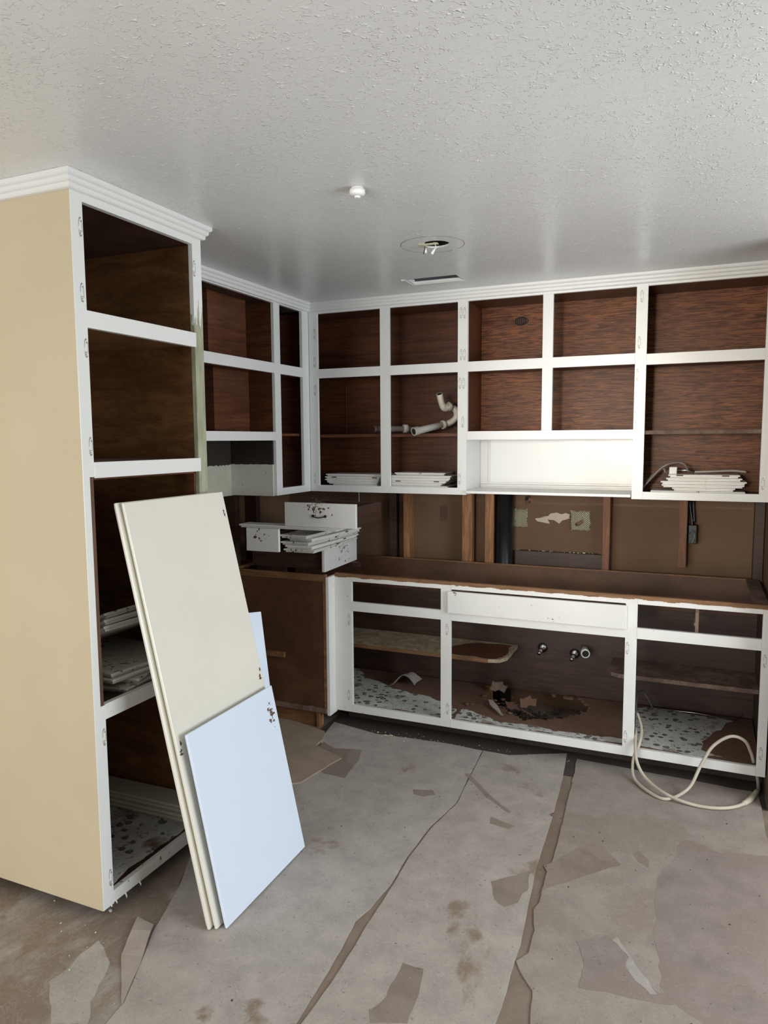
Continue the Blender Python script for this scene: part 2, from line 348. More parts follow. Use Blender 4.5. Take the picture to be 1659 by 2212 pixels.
B('stile',GS.m,tc,-.02,-.0005,.583,T,ZB,H-.001,.001,'stile stripped to grey-green below and white at its top')
for z0,z1,y1,mt in ((2.363,2.439,.584,WHITE),(1.980,2.034,.590,WHITE),(1.504,1.5555,.594,WHITE),(.6998,.752,.585,WHITEC),(ZB,.095,.585,WHITEC)):
    B('rail',mt,tc,-.02,.0008,.0485,y1,z0,z1,.001)
B('shelf',DARKW,tc,-.70,-.02,.02,.6,2.366,2.38,0); B('shelf',TALLW,tc,-.70,-.02,.02,.6,1.985,2.000,0)
B('shelf',WORN,tc,-.70,-.02,.02,.6,1.540,1.553,0,'dusty worn shelf'); B('shelf',DARKW,tc,-.70,-.02,.02,.6,.715,.742,0)
B('cabinet_floor',DARKW,tc,-.70,-.02,.02,.6,.075,.090,0)
B('cleat',PLYW,tc,-.06,-.021,.030,.056,.752,1.504,.001,'exposed brown edge of the oven opening'); B('cleat',PLYW,tc,-.06,-.021,.578,.60,.752,1.504,.001)
B('cleat',PLYW,tc,-.05,-.021,.03,.60,1.497,1.508,.001)
bm=new(); poly(bm,[(-.69,.03),(-.69,.59),(-.05,.59),(-.035,.40),(-.05,.2),(-.03,.03)],.0901,.0913,.006,.02,3); obj('shelf_liner',bm,LINER,tc)
for p in [(0.0,0.037,2.285),(0.0,0.032,2.085),(0.0,0.038,1.915),(0.0,0.038,1.606),(0.0,0.038,0.643),(-0.0,0.037,0.149),(0.0,0.59,2.274)]: scar(tc,'x',(.0015,p[1],p[2]))
bm=new()
for y,dx,l in ((.10,.003,.02),(.055,.002,.012),(.03,.004,.008),(.17,.003,.016)): sweep(bm,[(.0,y,ZB+.003),(dx,y+.003,ZB-l*.5),(dx*.4,y+.005,ZB-l)],[.003,.0025,.001],6,3)
o_=obj('paint_drip',bm,WHITE,tc); o_['kind']='stuff'
# ---------------------------------------------------------------- cabinet fronts (lipped doors)
def door_bm(L,W,t=.019,lip=.009):
    bm=new(); box(bm,-L/2,L/2,-W/2,W/2,t*.48,t,.0028); box(bm,-L/2+lip,L/2-lip,-W/2+lip,W/2-lip,0,t*.5,.0008); return bm
def cab_door(L,W,loc,rot,label,mt=WHITEC,group=None,t=.019,notches=(),side=-1,name='cabinet_door'):
    o=thing(name,loc,label,'door',group,rot)
    obj('panel',door_bm(L,W,t),mt,o,local=True)
    for nx in notches:
        bm=new(); box(bm,nx-.016,nx+.016,side*(W/2+.0006),side*(W/2-.004),t*.5,t*.9); obj('hinge_recess',bm,BRNR,o,local=True)
    return o
# ---------------------------------------------------------------- left wall cabinet
XL=-.408; Y0=.66
lw=thing('wall_cabinet',(-.55,1.4,1.31),'open wall cabinet on the left wall with dropped narrow bay in the corner','cabinet')
for y0,y1,z0 in ((Y0,Y0+.04,1.62),(1.8037,1.8666,1.309),(2.1176,2.1945,1.309)): B('stile',WHITE,lw,XL-.019,XL,y0,y1,z0,H-.001,.001)
for y0,y1,z0,z1 in ((Y0+.039,1.804,2.3827,H-.001),(1.866,2.118,2.3827,H-.001),(Y0+.039,1.804,1.9972,2.0529),(1.866,2.118,1.9972,2.0529),(Y0+.039,1.804,1.622,1.6699),(1.866,2.118,1.309,1.3492)):
    B('rail',WHITE,lw,XL-.019,XL+.0004,y0,y1,z0,z1,.001)
B('shelf',DARKW,lw,-.71,XL-.02,Y0,2.118,2.385,2.40,0); B('shelf',PLYW,lw,-.71,XL-.02,Y0,2.118,2.00,2.015,0); B('shelf',PLYW,lw,-.71,XL-.02,Y0,1.80,1.648,1.662,0)
B('shelf',PLYW,lw,-.71,XL-.03,1.84,2.118,1.648,1.662,0); B('shelf',WORN,lw,-.71,XL-.02,1.82,2.19,1.322,1.340,0)
B('partition',PLYW,lw,-.71,XL-.02,1.805,1.822,1.50,2.385,0); B('partition',DARKW,lw,-.71,XL-.02,Y0,Y0+.015,1.65,2.385,0)
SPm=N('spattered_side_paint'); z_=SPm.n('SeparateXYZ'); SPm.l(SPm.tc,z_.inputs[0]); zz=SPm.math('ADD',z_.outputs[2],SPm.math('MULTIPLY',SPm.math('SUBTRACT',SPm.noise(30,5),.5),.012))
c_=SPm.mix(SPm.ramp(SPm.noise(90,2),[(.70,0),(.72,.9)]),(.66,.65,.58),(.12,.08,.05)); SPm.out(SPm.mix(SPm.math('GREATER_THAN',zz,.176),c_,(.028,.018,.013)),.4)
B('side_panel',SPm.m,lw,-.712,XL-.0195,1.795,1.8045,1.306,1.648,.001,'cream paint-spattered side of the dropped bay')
B('side_panel',PLYW,lw,-.71,XL-.02,2.19,2.2,1.34,2.385,0)
xa=-.52
B('duct_chase',PLYW,lw,-.709,xa,1.359,1.698,2.015,2.384,.001,'brown boxed duct chase'); B('duct_chase',PLYW,lw,-.709,xa,1.392,1.712,1.662,2.0,.001)
for p in [(-0.408,1.827,2.014),(-0.408,2.185,2.347)]: pass
# ---------------------------------------------------------------- back wall cabinets
YB=2.1957; yb2=2.482
def frame(parent,plist,y0=YB,th=.019,mt=WHITE):
    for n,x0,x1,z0,z1 in plist:
        e=.0006 if n=='rail' else 0
        B(n,mt,parent,x0,x1,y0-e,y0+th,z0,z1,.001)
la,lb,lc,ld,bub,ub=2.3766,2.0486,1.9942,1.6655,1.3481,1.309
c1=thing('wall_cabinet',(.1,2.34,1.31),'open corner wall cabinet on the back wall, two bays wide, plastic pipes inside','cabinet')
frame(c1,[('stile',-.4075,-.3497,ub,H-.001),('stile',.0639,.1234,bub-.001,la),('stile',.5362,.5885,ub,H-.001),
 ('rail',-.35,.5365,la,H-.001),('rail',-.35,.0640,lb-.054,lb),('rail',.1233,.5365,lc,lb),('rail',-.35,.5365,ub,bub)])
B('back_panel',PLYW,c1,-.70,.57,yb2,yb2+.006,1.33,2.4,0); B('side_panel',PLYW,c1,.5545,.572,YB+.02,yb2,1.33,2.4,0); B('side_panel',WHITE,c1,.5725,.588,YB+.019,2.495,1.309,1.62,0,'white outer side'); B('side_panel',PLYW,c1,.5725,.588,YB+.0195,2.48,1.64,2.4,0)
for z in (2.382,2.005): B('shelf',PLYW,c1,-.69,.554,YB+.02,yb2,z,z+.012,0)
B('shelf',PLYW,c1,-.69,.554,YB+.03,yb2,1.638,1.656,.001,'reddish brown thin shelf'); B('shelf',DARKW,c1,-.69,.572,YB+.02,yb2,1.318,1.338,0)
B('cleat',RAWW,c1,-.301,-.2995,2.478,2.481,1.66,1.98,0)
for q in [(680,722),(680,785),(682,845),(682,1030),(996,676),(996,768),(994,830),(993,1035)]: pass
for p in [(-0.365,2.196,2.258),(-0.368,2.196,2.09),(-0.367,2.196,1.924),(-0.377,2.196,1.389),(0.555,2.196,2.316),(0.556,2.196,2.089),(0.551,2.196,1.932),(0.55,2.196,1.398)]: scar(c1,'y',(p[0],YB-.0012,p[2]))
c2=thing('wall_cabinet',(1.03,2.34,1.31),'short open wall cabinet with figured wood back above the white range recess','cabinet')
frame(c2,[('stile',1.0051,1.0599,ld,la),('rail',.5886,1.4725,la,H-.001),('rail',.5886,1.4725,lc,lb),('rail',.5886,1.4725,1.618,ld)])
B('stile',WHITE,c2,.5886,.5936,YB,YB+.019,ld,la,0)
B('back_panel',OAKY,c2,.59,1.47,yb2,yb2+.006,1.62,2.4,0)
for z in (2.382,2.005): B('shelf',PLYW,c2,.59,1.47,YB+.02,yb2,z,z+.012,0)
B('shelf',WHITE,c2,.59,1.47,YB+.019,yb2,1.622,1.640,0,'white underside board')
B('recess_back',WHITE,c2,.589,1.47,2.484,2.496,1.31,1.622,0,'white painted back of the range recess')
B('ledge_board',WHITE,c2,.5895,1.470,2.178,2.484,1.318,1.334,.003,'white ledge along the bottom of the recess')
for z,t in ((1.355,.010),(1.368,.007)): B('bead_trim',WHITE,c2,.5895,1.47,2.484-t,2.484,z-.012,z,.002)
B('bead_trim',WHITE,c2,.64,.648,2.476,2.484,1.368,1.62,.002)
bm=new()   # lens-shaped vent hole
vc=(0.825,2.481,2.293)
vs=[]
for k in range(24):
    a=2*PI*k/24; vs.append(bm.verts.new((vc[0]+math.cos(a)*.043,2.4812,vc[2]+math.sin(a)*.026*(1-abs(math.cos(a))**2*.25))))
bm.faces.new(vs); VH=obj('vent_hole',bm,DARK,c2,'leaf-shaped vent hole with slats')
for k in range(-3,4): B('vent_slat',PLYW,VH,vc[0]+k*.0115-.002,vc[0]+k*.0115+.002,2.474,2.4811,vc[2]-.018+abs(k)*.003,vc[2]+.018-abs(k)*.003,0)
for p in [(0.576,2.196,2.314),(0.577,2.196,2.088),(0.575,2.196,1.936),(0.571,2.196,1.717)]: pass
for p in [(0.576,2.196,2.314),(0.577,2.196,2.088),(0.572,2.196,1.931),(0.568,2.196,1.717)]: scar(c1,'y',(p[0],YB-.0012,p[2]))
c3=thing('wall_cabinet',(1.8,2.34,1.31),'open wall cabinet at the right end holding a braided hose on stacked doors','cabinet')
frame(c3,[('stile',1.4726,1.5271,ub,H-.001),('stile',2.0572,2.112,ub,H-.001),('rail',1.527,2.0573,la,H-.001),('rail',1.527,2.0573,lc-.006,lb-.006),('rail',1.527,2.0573,ub,bub)])
B('back_panel',OAKY,c3,1.49,2.11,yb2,yb2+.006,1.33,2.4,0); B('side_panel',WHITE,c3,1.4728,1.488,YB+.019,2.495,1.309,1.62,0,'white outer side'); B('side_panel',PLYW,c3,1.489,1.505,YB+.02,yb2,1.33,2.4,0); B('side_panel',PLYW,c3,2.095,2.112,YB+.02,yb2,1.33,2.4,0)
for z in (2.382,2.00): B('shelf',PLYW,c3,1.505,2.095,YB+.02,yb2,z,z+.012,0)
B('shelf',WORN,c3,1.505,2.095,YB+.03,yb2,1.640,1.660,.001,'worn pinkish shelf'); B('shelf',DARKW,c3,1.49,2.11,YB+.02,yb2,1.318,1.338,0)
for p in [(1.498,2.196,2.327),(1.491,2.196,2.1),(1.486,2.196,1.94),(1.483,2.196,1.726),(2.072,2.196,1.399)]: scar(c3,'y',(p[0],YB-.0012,p[2]))
# ---------------------------------------------------------------- sink base cabinet
YF=1.8386; bc=thing('base_cabinet',(1.0,2.1,0),'long open sink base cabinet with white face frame and no worktop','cabinet')
b0,b1,b2,b3,b4,b5=.0382,.5609,.6168,1.4902,1.5432,2.0705
def fb(n,x0,x1,z0,z1,mt=WHITEC): B(n,mt,bc,x0,x1,YF-(.0007 if n=='rail' else 0),YF+.019,z0,z1,.001)
for x0,x1 in ((-.0655,b0),(b1,b2),(b3,b4),(b5,2.1085)): fb('stile',x0,x1,.09,.866)
for x0,x1 in ((b0,b1),(b2,b3),(b4,b5)):
    fb('rail',x0,x1,.090,.1333)
    fb('rail',x0,x1,.8395,.866); fb('rail',x0,x1,.6728,.7247)
B('filler_strip',WHITEC,bc,-.084,-.066,1.7626,YF+.018,.078,.868,.001,'narrow white return strip at the left end')
bm=new(); n_=120
for i in range(n_):   # unpainted nailer with ragged paint line
    x0=-.066+(2.108+.066)*i/n_; x1=-.066+(2.108+.066)*(i+1)/n_; zz=.8655+.006*noise.noise(Vector((x0*14,0,0)))+.003*noise.noise(Vector((x0*60,3,0)))
    box(bm,x0,x1,YF-.0016,YF+.02,zz-.004,.8808)
obj('top_strip',bm,RAWW,bc,'bare brown strip along the top of the frame')
B('sink_front',WHITEC,bc,.603,1.497,YF-.019,YF-.001,.716,.832,.003,'white false drawer front below the missing sink')
B('back_panel',PANELW,bc,-.70,2.112,2.482,2.4875,.68,.8795,0); B('back_panel',DARKW,bc,-.70,2.112,2.482,2.4875,.12,.68,0);  # one panel; the lower part is darker to carry the cabinet's inner shade
B('side_panel',DARKW,bc,2.095,2.112,YF+.02,2.482,.09,.862,0); B('brace',WORN,bc,2.035,2.095,YF+.025,2.482,.860,.8795,.001,'dusty pink brace across the right end'); 
B('toe_board',DIRTSHADE,bc,-.06,2.112,1.985,2.0,0,.09,0)
B('back_ledger',RAWW,bc,-.06,2.09,2.479,2.482,.872,.8798,.001)
# floor board of the cabinet with a rotted hole
bm=new(); st=.025; nx=int(2.75/st); ny=int(.62/st)
hp=[(.655,2.459),(1.194,2.448),(1.292,2.293),(1.173,2.098),(.975,1.985),(.79,2.161),(.70,2.25)]
def inside(x,y,P):
    c=False;j=len(P)-1
    for i in range(len(P)):
        if (P[i][1]>y)!=(P[j][1]>y) and x<(P[j][0]-P[i][0])*(y-P[i][1])/(P[j][1]-P[i][1])+P[i][0]: c=not c
        j=i
    return c
for i in range(nx):
    for j in range(ny):
        x=-.66+i*st; y=YF+.02+j*st
        if x+st>2.1: continue
        if inside(x+st/2+R.uniform(-.012,.012),y+st/2+R.uniform(-.012,.012),hp): continue
        vs=[bm.verts.new(p) for p in ((x,y,.130),(x+st,y,.130),(x+st,y+st,.130),(x,y+st,.130))]; bm.faces.new(vs)
bmesh.ops.remove_doubles(bm,verts=bm.verts,dist=1e-4)
for v in bm.verts: v.co+=Vector((R.uniform(-.006,.006),R.uniform(-.006,.006),0)) if v.is_boundary and .6<v.co.x<1.35 and 1.9<v.co.y<2.475 else Vector((0,0,0))
r=bmesh.ops.extrude_face_region(bm,geom=list(bm.faces))
for v in r['geom']:
    if isinstance(v,bmesh.types.BMVert): v.co.z-=.014
bmesh.ops.recalc_face_normals(bm,faces=bm.faces)
obj('cabinet_floor',bm,DIRT,bc,'brown rotted floor board with a ragged hole')
def liner(pts,seed,jag=.012):
    bm=new(); poly(bm,pts,.1302,.1316,jag,.018,seed); obj('shelf_liner',bm,LINER,bc)
liner([(-.64,2.46),(-.62,1.88),(.50,1.865),(.61,1.88),(.60,2.0),(.40,2.13),(.15,2.17),(.05,2.24),(-.10,2.30),(-.2,2.44)],4)
liner([(.63,1.868),(1.0,1.872),(1.50,1.872),(1.50,1.94),(1.2,1.915),(1.02,1.93),(.86,1.91),(.70,2.0),(.63,2.02)],5,.014)
liner([(1.52,1.88),(1.85,1.872),(1.93,1.90),(1.84,1.95),(1.86,2.08),(1.90,2.20),(2.0,2.40),(1.6,2.44),(1.52,2.40)],6)
bm=new()
def hshelf(x0,x1,y0,y1,z,rl_,mt,label,left):
    bm=new(); pts=[]
    if left: pts=[(x0,y0),(x1-.09,y0),(x1-.03,y0+.02),(x1,y0+.08),(x1,y1),(x0,y1)]
    else: pts=[(x1,y0),(x1,y1),(x0,y1),(x0-.0,y0+.07),(x0+.02,y0+.02),(x0+.06,y0)]
    poly(bm,pts,z-.02,z,.0015,.03,9); return obj('half_shelf',bm,mt,bc,label)
HSm=wood('peeling_half_shelf',(.30,.235,.145),(.52,.43,.29),.8,(9,9,9),contrast=(.42,.6))
hshelf(-.65,.83,2.13,2.475,.395,0,HSm,'peeling half-depth shelf with a rounded corner at the left',True)
hshelf(1.375,2.095,2.19,2.475,.380,0,WORN,'dusty pink half-depth shelf with rounded end at the right',False)
bm=new(); poly(bm,[(.50,2.15),(.77,2.145),(.81,2.20),(.80,2.44),(.60,2.43),(.52,2.36),(.44,2.25)],.3952,.3962,.012,.02,12); obj('bare_patch',bm,PLYW,bc)
B('edge_strip',RAWW,bc,-.65,.74,2.127,2.131,.374,.396,.0005); B('edge_strip',WORN,bc,1.43,2.09,2.187,2.191,.359,.381,.0005)
for p in [(0.021,1.839,0.623),(0.015,1.839,0.187),(0.597,1.839,0.623),(0.601,1.839,0.192),(1.502,1.839,0.623),(1.504,1.839,0.185),(2.085,1.839,0.628),(2.086,1.839,0.199)]: scar(bc,'y',(p[0],YF-.0015,p[2]))
B('drawer_runner',WORN,bc,1.79,1.805,YF+.10,2.47,.735,.75,0); B('runner_post',WORN,bc,1.795,1.810,YF+.022,YF+.035,.6985,.866,.001,'thin pale upright in the right drawer opening')
# ---------------------------------------------------------------- corner base cabinet
cb=thing('base_cabinet',(-.4,2.1,0),'brown corner base cabinet end with drawers and doors piled on top','cabinet')
YP=1.765
B('end_panel',PANELW,cb,-.79,-.104,YP,YP+.012,.118,.880,.001); B('corner_post',RAWW,cb,-.103,-.085,YP-.002,YP+.02,.085,.8805,.001,'bare orange-brown corner strip')
B('top_rail',RAWW,cb,-.79,-.104,YP-.003,YP-.0002,.842,.8803,.001); B('cleat',RAWW,cb,-.70,-.352,YP-.014,YP-.0005,0.415,0.384,.001,'short bare wood shelf cleat')
bm=new()
for i in range(40):
    x0=-.79+i*.0176; h=.118+.006*noise.noise(Vector((i*.4,0,5))); box(bm,x0,x0+.0178,YP-.012,YP+.012,.092,h)
obj('bottom_ledge',bm,WORN,cb,'ragged pale ledge below the brown panel')
B('toe_board',RAWW,cb,-.79,-.155,YP+.010,YP+.028,0,.091,.001); B('toe_block',STUDW,cb,-.154,-.136,YP-.002,YP+.05,0,.0915,.001)
B('top_rim',RAWW,cb,-.79,-.70,YP+.013,2.48,.862,.8795,0); B('top_rim',DARKW,cb,-.70,-.09,2.2,2.24,.85,.8795,0)
B('side_panel',DARKW,cb,-.79,-.778,YP+.02,2.48,.09,.861,0)
# ---------------------------------------------------------------- drawers on the corner cabinet
def chips_on(parent,chip,f,mt=None,seed=5):
    cx,cz,sx,sz,n=chip; rd=random.Random(seed+n); bm=new()
    for k in range(n):
        x=cx+rd.gauss(0,sx); z=cz+rd.gauss(0,sz); q=rd.uniform(.0012,.006)*(1.9 if k%7==0 else 1); el=rd.uniform(.5,1.6); m_=9
        vs=[bm.verts.new(f(x+q*math.cos(2*PI*i/m_)*rd.uniform(.5,1.3),z+q*el*math.sin(2*PI*i/m_)*rd.uniform(.5,1.3),.00005*k/n)) for i in range(m_)]
        bm.faces.new(vs)
    o=obj('paint_chips',bm,mt or BRNR,parent,'brown chips in the paint',local=True); o['kind']='stuff'; return o
def drawer(L,Hh,D,loc,rz,label,pull=None,mt=WHITEB,chip=None):
    o=thing('drawer',loc,label,'drawer',None,(0,0,rz))
    bm=new(); box(bm,-L/2,L/2,-.019,0,0,Hh,.0025); F=obj('front',bm,mt,o,local=True)
    if chip: chips_on(o,chip,lambda x,z,e:(x,-.0192-e,z))
    for s in (-1,1):
        bm=new(); box(bm,s*(L/2-.03)-.006,s*(L/2-.03)+.006,.0005,D,.012,Hh-.02); obj('side',bm,DARKW,o,local=True)
    bm=new(); box(bm,-L/2+.037,L/2-.037,D-.012,D,.012,Hh-.02); obj('back',bm,DARKW,o,local=True)
    bm=new(); box(bm,-L/2+.036,L/2-.036,.0005,D-.013,.012,.018); obj('bottom',bm,DARKW,o,local=True)
    if pull:
        bm=new(); z=Hh*.47
        for s in (-1,1):
            sweep(bm,[(s*.036,-.019,z),(s*.036,-.026,z)],[.008,.007],10,1,smooth=False)
            sweep(bm,[(s*.036,-.024,z),(s*.024,-.030,z-.004),(0,-.034,z-.008)],.003,8,5)
        obj('pull_handle',bm,BLACK,o,'black curved pull handle',local=True)
    return o
drawer(.46,.132,.46,(-.150,2.055,.8815),PI/2+.045,'lowest drawer of the pile on the corner cabinet, chipped white front turned right',mt=WHITEC,chip=(.03,.085,.05,.03,40))
drawer(.205,.128,.40,(-.400,1.645,1.0145),.03,'small narrow drawer at the left of the pile, pale lilac-white front',mt=WHITE,chip=(.0,.085,.025,.022,12))
drawer(.425,.128,.36,(-.036,1.635,1.1635),.0,'topmost drawer with peeling white front and black curved pull handle',pull=True,mt=WHITEC,chip=(.0,.095,.05,.03,46))
# doors between the drawers
for i,(dx,dy,rz,z,Wd,lab) in enumerate([(0,0,.02,1.0150,.19,'bottom door of the pile lying on the lowest drawer'),(.004,.01,.0,1.0345,.17,'second door up in the pile between the drawers'),
   (-.012,.02,-.03,1.0540,.18,'third door up in the pile between the drawers'),(.010,.03,-.05,1.0735,.16,'fourth door up in the pile, sticking out furthest to the right'),(-.02,0,-.01,1.0930,.17,'fifth door up in the pile, just below the long top door')]):
    cab_door(.56+.02*(i%3),Wd,(-.19+dx,1.93+dy,z),(0,0,PI/2+rz),'chipped white '+lab,WHITEC if i%2 else WHITEB,'doors piled between the drawers',notches=((.1,) if i in(1,3) else ()))
cab_door(.61,.10,(-.24,1.672,1.1440),(0,0,.02),'long chipped white door on top of the pile, under the drawer with the handle',WHITEC,'doors piled between the drawers')
# ---------------------------------------------------------------- leaning doors
# ---BIGDOORS---

def lean(Wd,L,P0,tilt,roll,label,mt,t=.019,ip=0):
    u=Vector((math.sin(roll),math.cos(roll),0)); v=Vector((-math.sin(tilt),0,math.cos(tilt))); v=(v-u*v.dot(u)).normalized(); n=u.cross(v)
    o=thing('leaning_door',P0,label,'door','doors leaning on the tall cabinet'); M=Matrix((u,v,n)).transposed(); o.rotation_euler=M.to_euler()
    bm=door_bm(Wd,L,t); bm.transform(Matrix.Translation((Wd/2,L/2,0))); bm.transform(Matrix.Rotation(ip,4,'Z')); bm.transform(Matrix.Translation((0,-min(v.co.y for v in bm.verts),0))); obj('panel',bm,mt,o,local=True); return o
tl=.2265
lean(.42,.93,(.297,.262,.0045),.226,0,'low white door standing behind the tall leaning doors, only its right edge showing',COOL,ip=-.16)
lean(.540,1.448,(.332,.108,.0045),tl,0,'tall cream door leaning behind the front tall door',CREAM)
D2=lean(.545,1.448,(.353,.120,.0045),tl,.0,'tall cream cabinet door leaning in front, reaching the oven opening',CREAM)
D3=lean(.527,.660,(.383,.137,.0045),.213,-.005,'small square white door leaning in front of the tall doors, blue sky reflection in its colour',COOL,.017)
chips_on(D2,(.528,1.36,.004,.02,6),lambda x,z,e:(x,z,.01925+e),BRNR,3)
chips_on(D2,(.530,.70,.004,.02,6),lambda x,z,e:(x,z,.01925+e),BRNR,4)
chips_on(D2,(.018,.60,.003,.02,4),lambda x,z,e:(x,z,.01925+e),BRNR,6)
chips_on(D3,(.485,.55,.008,.025,26),lambda x,z,e:(x,z,.01715+e),BRNR)
chips_on(D3,(.487,.565,.006,.008,14),lambda x,z,e:(x,z,.01725+e),BRNR,9)

# ---------------------------------------------------------------- stacks of doors in the cabinets
def stack(x0,x1,y0,z,n,spec,place,mt=WHITEC):
    ords=['bottom','second from the bottom','third from the bottom','fourth from the bottom','fifth from the bottom','sixth from the bottom']
    for i,(a,b,dy,d,rz,nt_,ww) in enumerate(spec):
        L=b-a; lab=('top' if i==len(spec)-1 else ords[i])
        cab_door(L,ww,((a+b)/2,y0+dy+ww/2,z+i*d),(0,0,rz),'white cabinet door, %s of the stack %s'%(lab,place),mt,'doors stacked '+place,t=d*.96,notches=nt_)
stack(0,0,2.225,1.3385,5,[(-.27,.03,.0,.0155,.0,(),.20),(-.31,.03,.0,.0155,.0,(),.21),(-.325,.04,-.003,.0155,.0,(),.21),(-.325,.045,-.002,.0155,.0,(-.12,.15),.20),(-.325,.05,.01,.0155,.0,(),.2)],'in the leftmost back bay')
stack(0,0,2.225,1.3385,6,[(.10,.465,.0,.0150,.02,(),.20),(.06,.43,.0,.0150,.0,(),.20),(.065,.46,.0,.0150,-.01,(-.10,.14),.2),(.06,.48,-.002,.0150,.02,(),.2),(.062,.49,.0,.0150,.0,(),.2),(.125,.44,.03,.0150,.03,(),.18)],'under the plastic pipes')
stack(0,0,2.225,1.3385,6,[(1.563,2.00,.0,.0165,.0,(),.18),(1.665,1.955,.0,.0165,.0,(),.2),(1.615,1.995,.0,.0165,.0,(),.2),(1.61,2.005,-.001,.0165,.0,(),.2),(1.635,1.985,.0,.0165,.0,(),.2),(1.645,1.975,.002,.0165,.0,(-.11,.10),.19)],'under the braided hose')
stall=[(-.248,.33,.7425,.42,.36,.10,WHITEB,'bottom one lying in the oven opening, its paint flaking'),(-.255,.325,.7625,.40,.33,.30,WHITEB,'second from the bottom in the oven opening, brown bare edge'),
 (-.235,.325,.7825,.40,.36,-.06,WHITEC,'third from the bottom in the oven opening'),(-.245,.33,.8025,.42,.35,-.10,WHITEB,'fourth from the bottom in the oven opening, edge peeled')]
for x,y,z,L,W,rz,mt,lb_ in stall: cab_door(L,W,(x,y,z),(0,0,rz),'white cabinet door, '+lb_,mt,'doors in the oven opening')
for i,lb_ in enumerate(('lowest','middle','topmost')):
    cab_door(.40,.38,(-.235+.002*i-.010*i,.325,8.99e-1+.0215*i),(0,-.38,-.06+.03*i),'white cabinet door tilted up in the oven opening, %s of three'%lb_,(WHITEC,WHITEC,WHITEB)[i],'tilted doors in the oven opening')
for i,lb_ in enumerate(('bottom','second','third','top')):
    cab_door(.58,.105,(-.345+.004*i,.538-.004*(i%2),.0918+.0195*i),(0,0,.02),'white cabinet door lying in the bottom of the tall cabinet, %s of four'%lb_,CREAM,'doors in the bottom of the tall cabinet')
# ---------------------------------------------------------------- pipes and hoses
def tubeobj(name,pts,r,mt,parent,label=None,**k):
    bm=new(); sweep(bm,pts,r,**k); return obj(name,bm,mt,parent,label)
p1=thing('drain_trap',(.4,2.28,1.656),'cream plastic sink trap with bent end on the corner cabinet shelf','pipe')
zt=1.656
tubeobj('tailpiece',[(0.286,2.215,1.671),(0.399,2.33,1.706)],[.021,.019],PVC,p1,smooth=False,hollow=True,seg=18)
tubeobj('slip_nut',[(0.273,2.195,1.667),(0.29,2.22,1.674)],.0255,PVC,p1,smooth=False,hollow=True,seg=10)
tubeobj('slip_nut',[(0.399,2.33,1.706),(0.413,2.348,1.71)],.026,PVC,p1,smooth=False,seg=8)
tubeobj('return_bend',[(0.413,2.348,1.71),(0.449,2.36,1.725),(0.476,2.365,1.754),(0.474,2.36,1.789),(0.455,2.35,1.807),(0.442,2.33,1.815)],.0185,PVC,p1,seg=18)
tubeobj('slip_nut',[(0.453,2.34,1.804),(0.434,2.32,1.817)],.0255,PVC,p1,smooth=False,seg=8)
tubeobj('elbow_end',[(0.439,2.32,1.809),(0.42,2.31,1.804),(0.407,2.3,1.831),(0.403,2.27,1.882)],[.020,.022,.019,.019],PVC,p1,seg=16,sub=5,hollow=True)
def bore_shade(a,b_,r,par):
    a=Vector(a);b_=Vector(b_); d=(b_-a).normalized(); bm=new(); sweep(bm,[a-d*.0004,a+d*.004],r,16,1,smooth=False); obj('bore_shade',bm,DARK,par,'dark plug for the shade inside the pipe end')  # near-black plug stands in for the shade inside the pipe
bore_shade((0.273,2.195,1.667),(0.29,2.22,1.674),.0175,p1); bore_shade((0.403,2.27,1.882),(0.407,2.3,1.831),.0145,p1)
p2=thing('drain_pipe',(.15,2.36,1.656),'grey-brown plastic drain pipe behind the trap on the shelf','pipe')
tubeobj('pipe',[(0.008,2.235,1.685),(0.273,2.44,1.682)],.0185,PVCG,p2,smooth=False,hollow=True,seg=16)
tubeobj('slip_nut',[(0.152,2.335,1.687),(0.172,2.352,1.687)],.026,PVC,p2,smooth=False,seg=10)
bore_shade((0.008,2.235,1.685),(0.273,2.44,1.682),.0140,p2)
hz=thing('braided_hose',(1.66,2.3,1.345),'grey braided water hose with white connector on the stacked doors','hose')
tubeobj('hose',[(1.519,2.3,1.361),(1.557,2.3,1.408),(1.611,2.3,1.469),(1.666,2.31,1.493),(1.713,2.32,1.488),(1.736,2.3,1.456)],.0055,BRAID,hz,seg=10)
tubeobj('hose',[(1.522,2.33,1.369),(1.57,2.33,1.433),(1.616,2.31,1.464),(1.628,2.3,1.44)],.0055,BRAID,hz,seg=10)
q0,q1=(1.647,2.3,1.472),(1.684,2.3,1.431)
B('connector',WPLAST,hz,q0[0],q1[0],2.29,2.315,q1[2],q0[2],.002)
tubeobj('fitting',[(1.683,2.3,1.455),(1.723,2.3,1.456),(1.767,2.3,1.447)],[.004,.006,.008],CHROME,hz,smooth=False,seg=10)
tubeobj('hose',[(1.767,2.3,1.447),(1.831,2.3,1.45),(1.938,2.32,1.455),(2.006,2.34,1.448)],.0058,TAN,hz,seg=10)
wh=thing('water_hose',(1.8,1.75,.01),'long looping cream hose hanging out of the right bay onto the floor','hose')
tubeobj('hose',[(1.547,1.95,0.269),(1.573,1.9,0.21),(1.57,1.81,0.168),(1.546,1.8,0.094),(1.555,1.76,0.022),(1.619,1.665,0.014),(1.704,1.617,0.014),(1.792,1.72,0.033),(1.842,1.77,0.133),(1.888,1.79,0.22),(1.958,1.79,0.278),(2.017,1.815,0.258),(2.047,1.85,0.194),(2.063,1.88,0.136)],.0072,HOSE,wh,seg=10,sub=8)
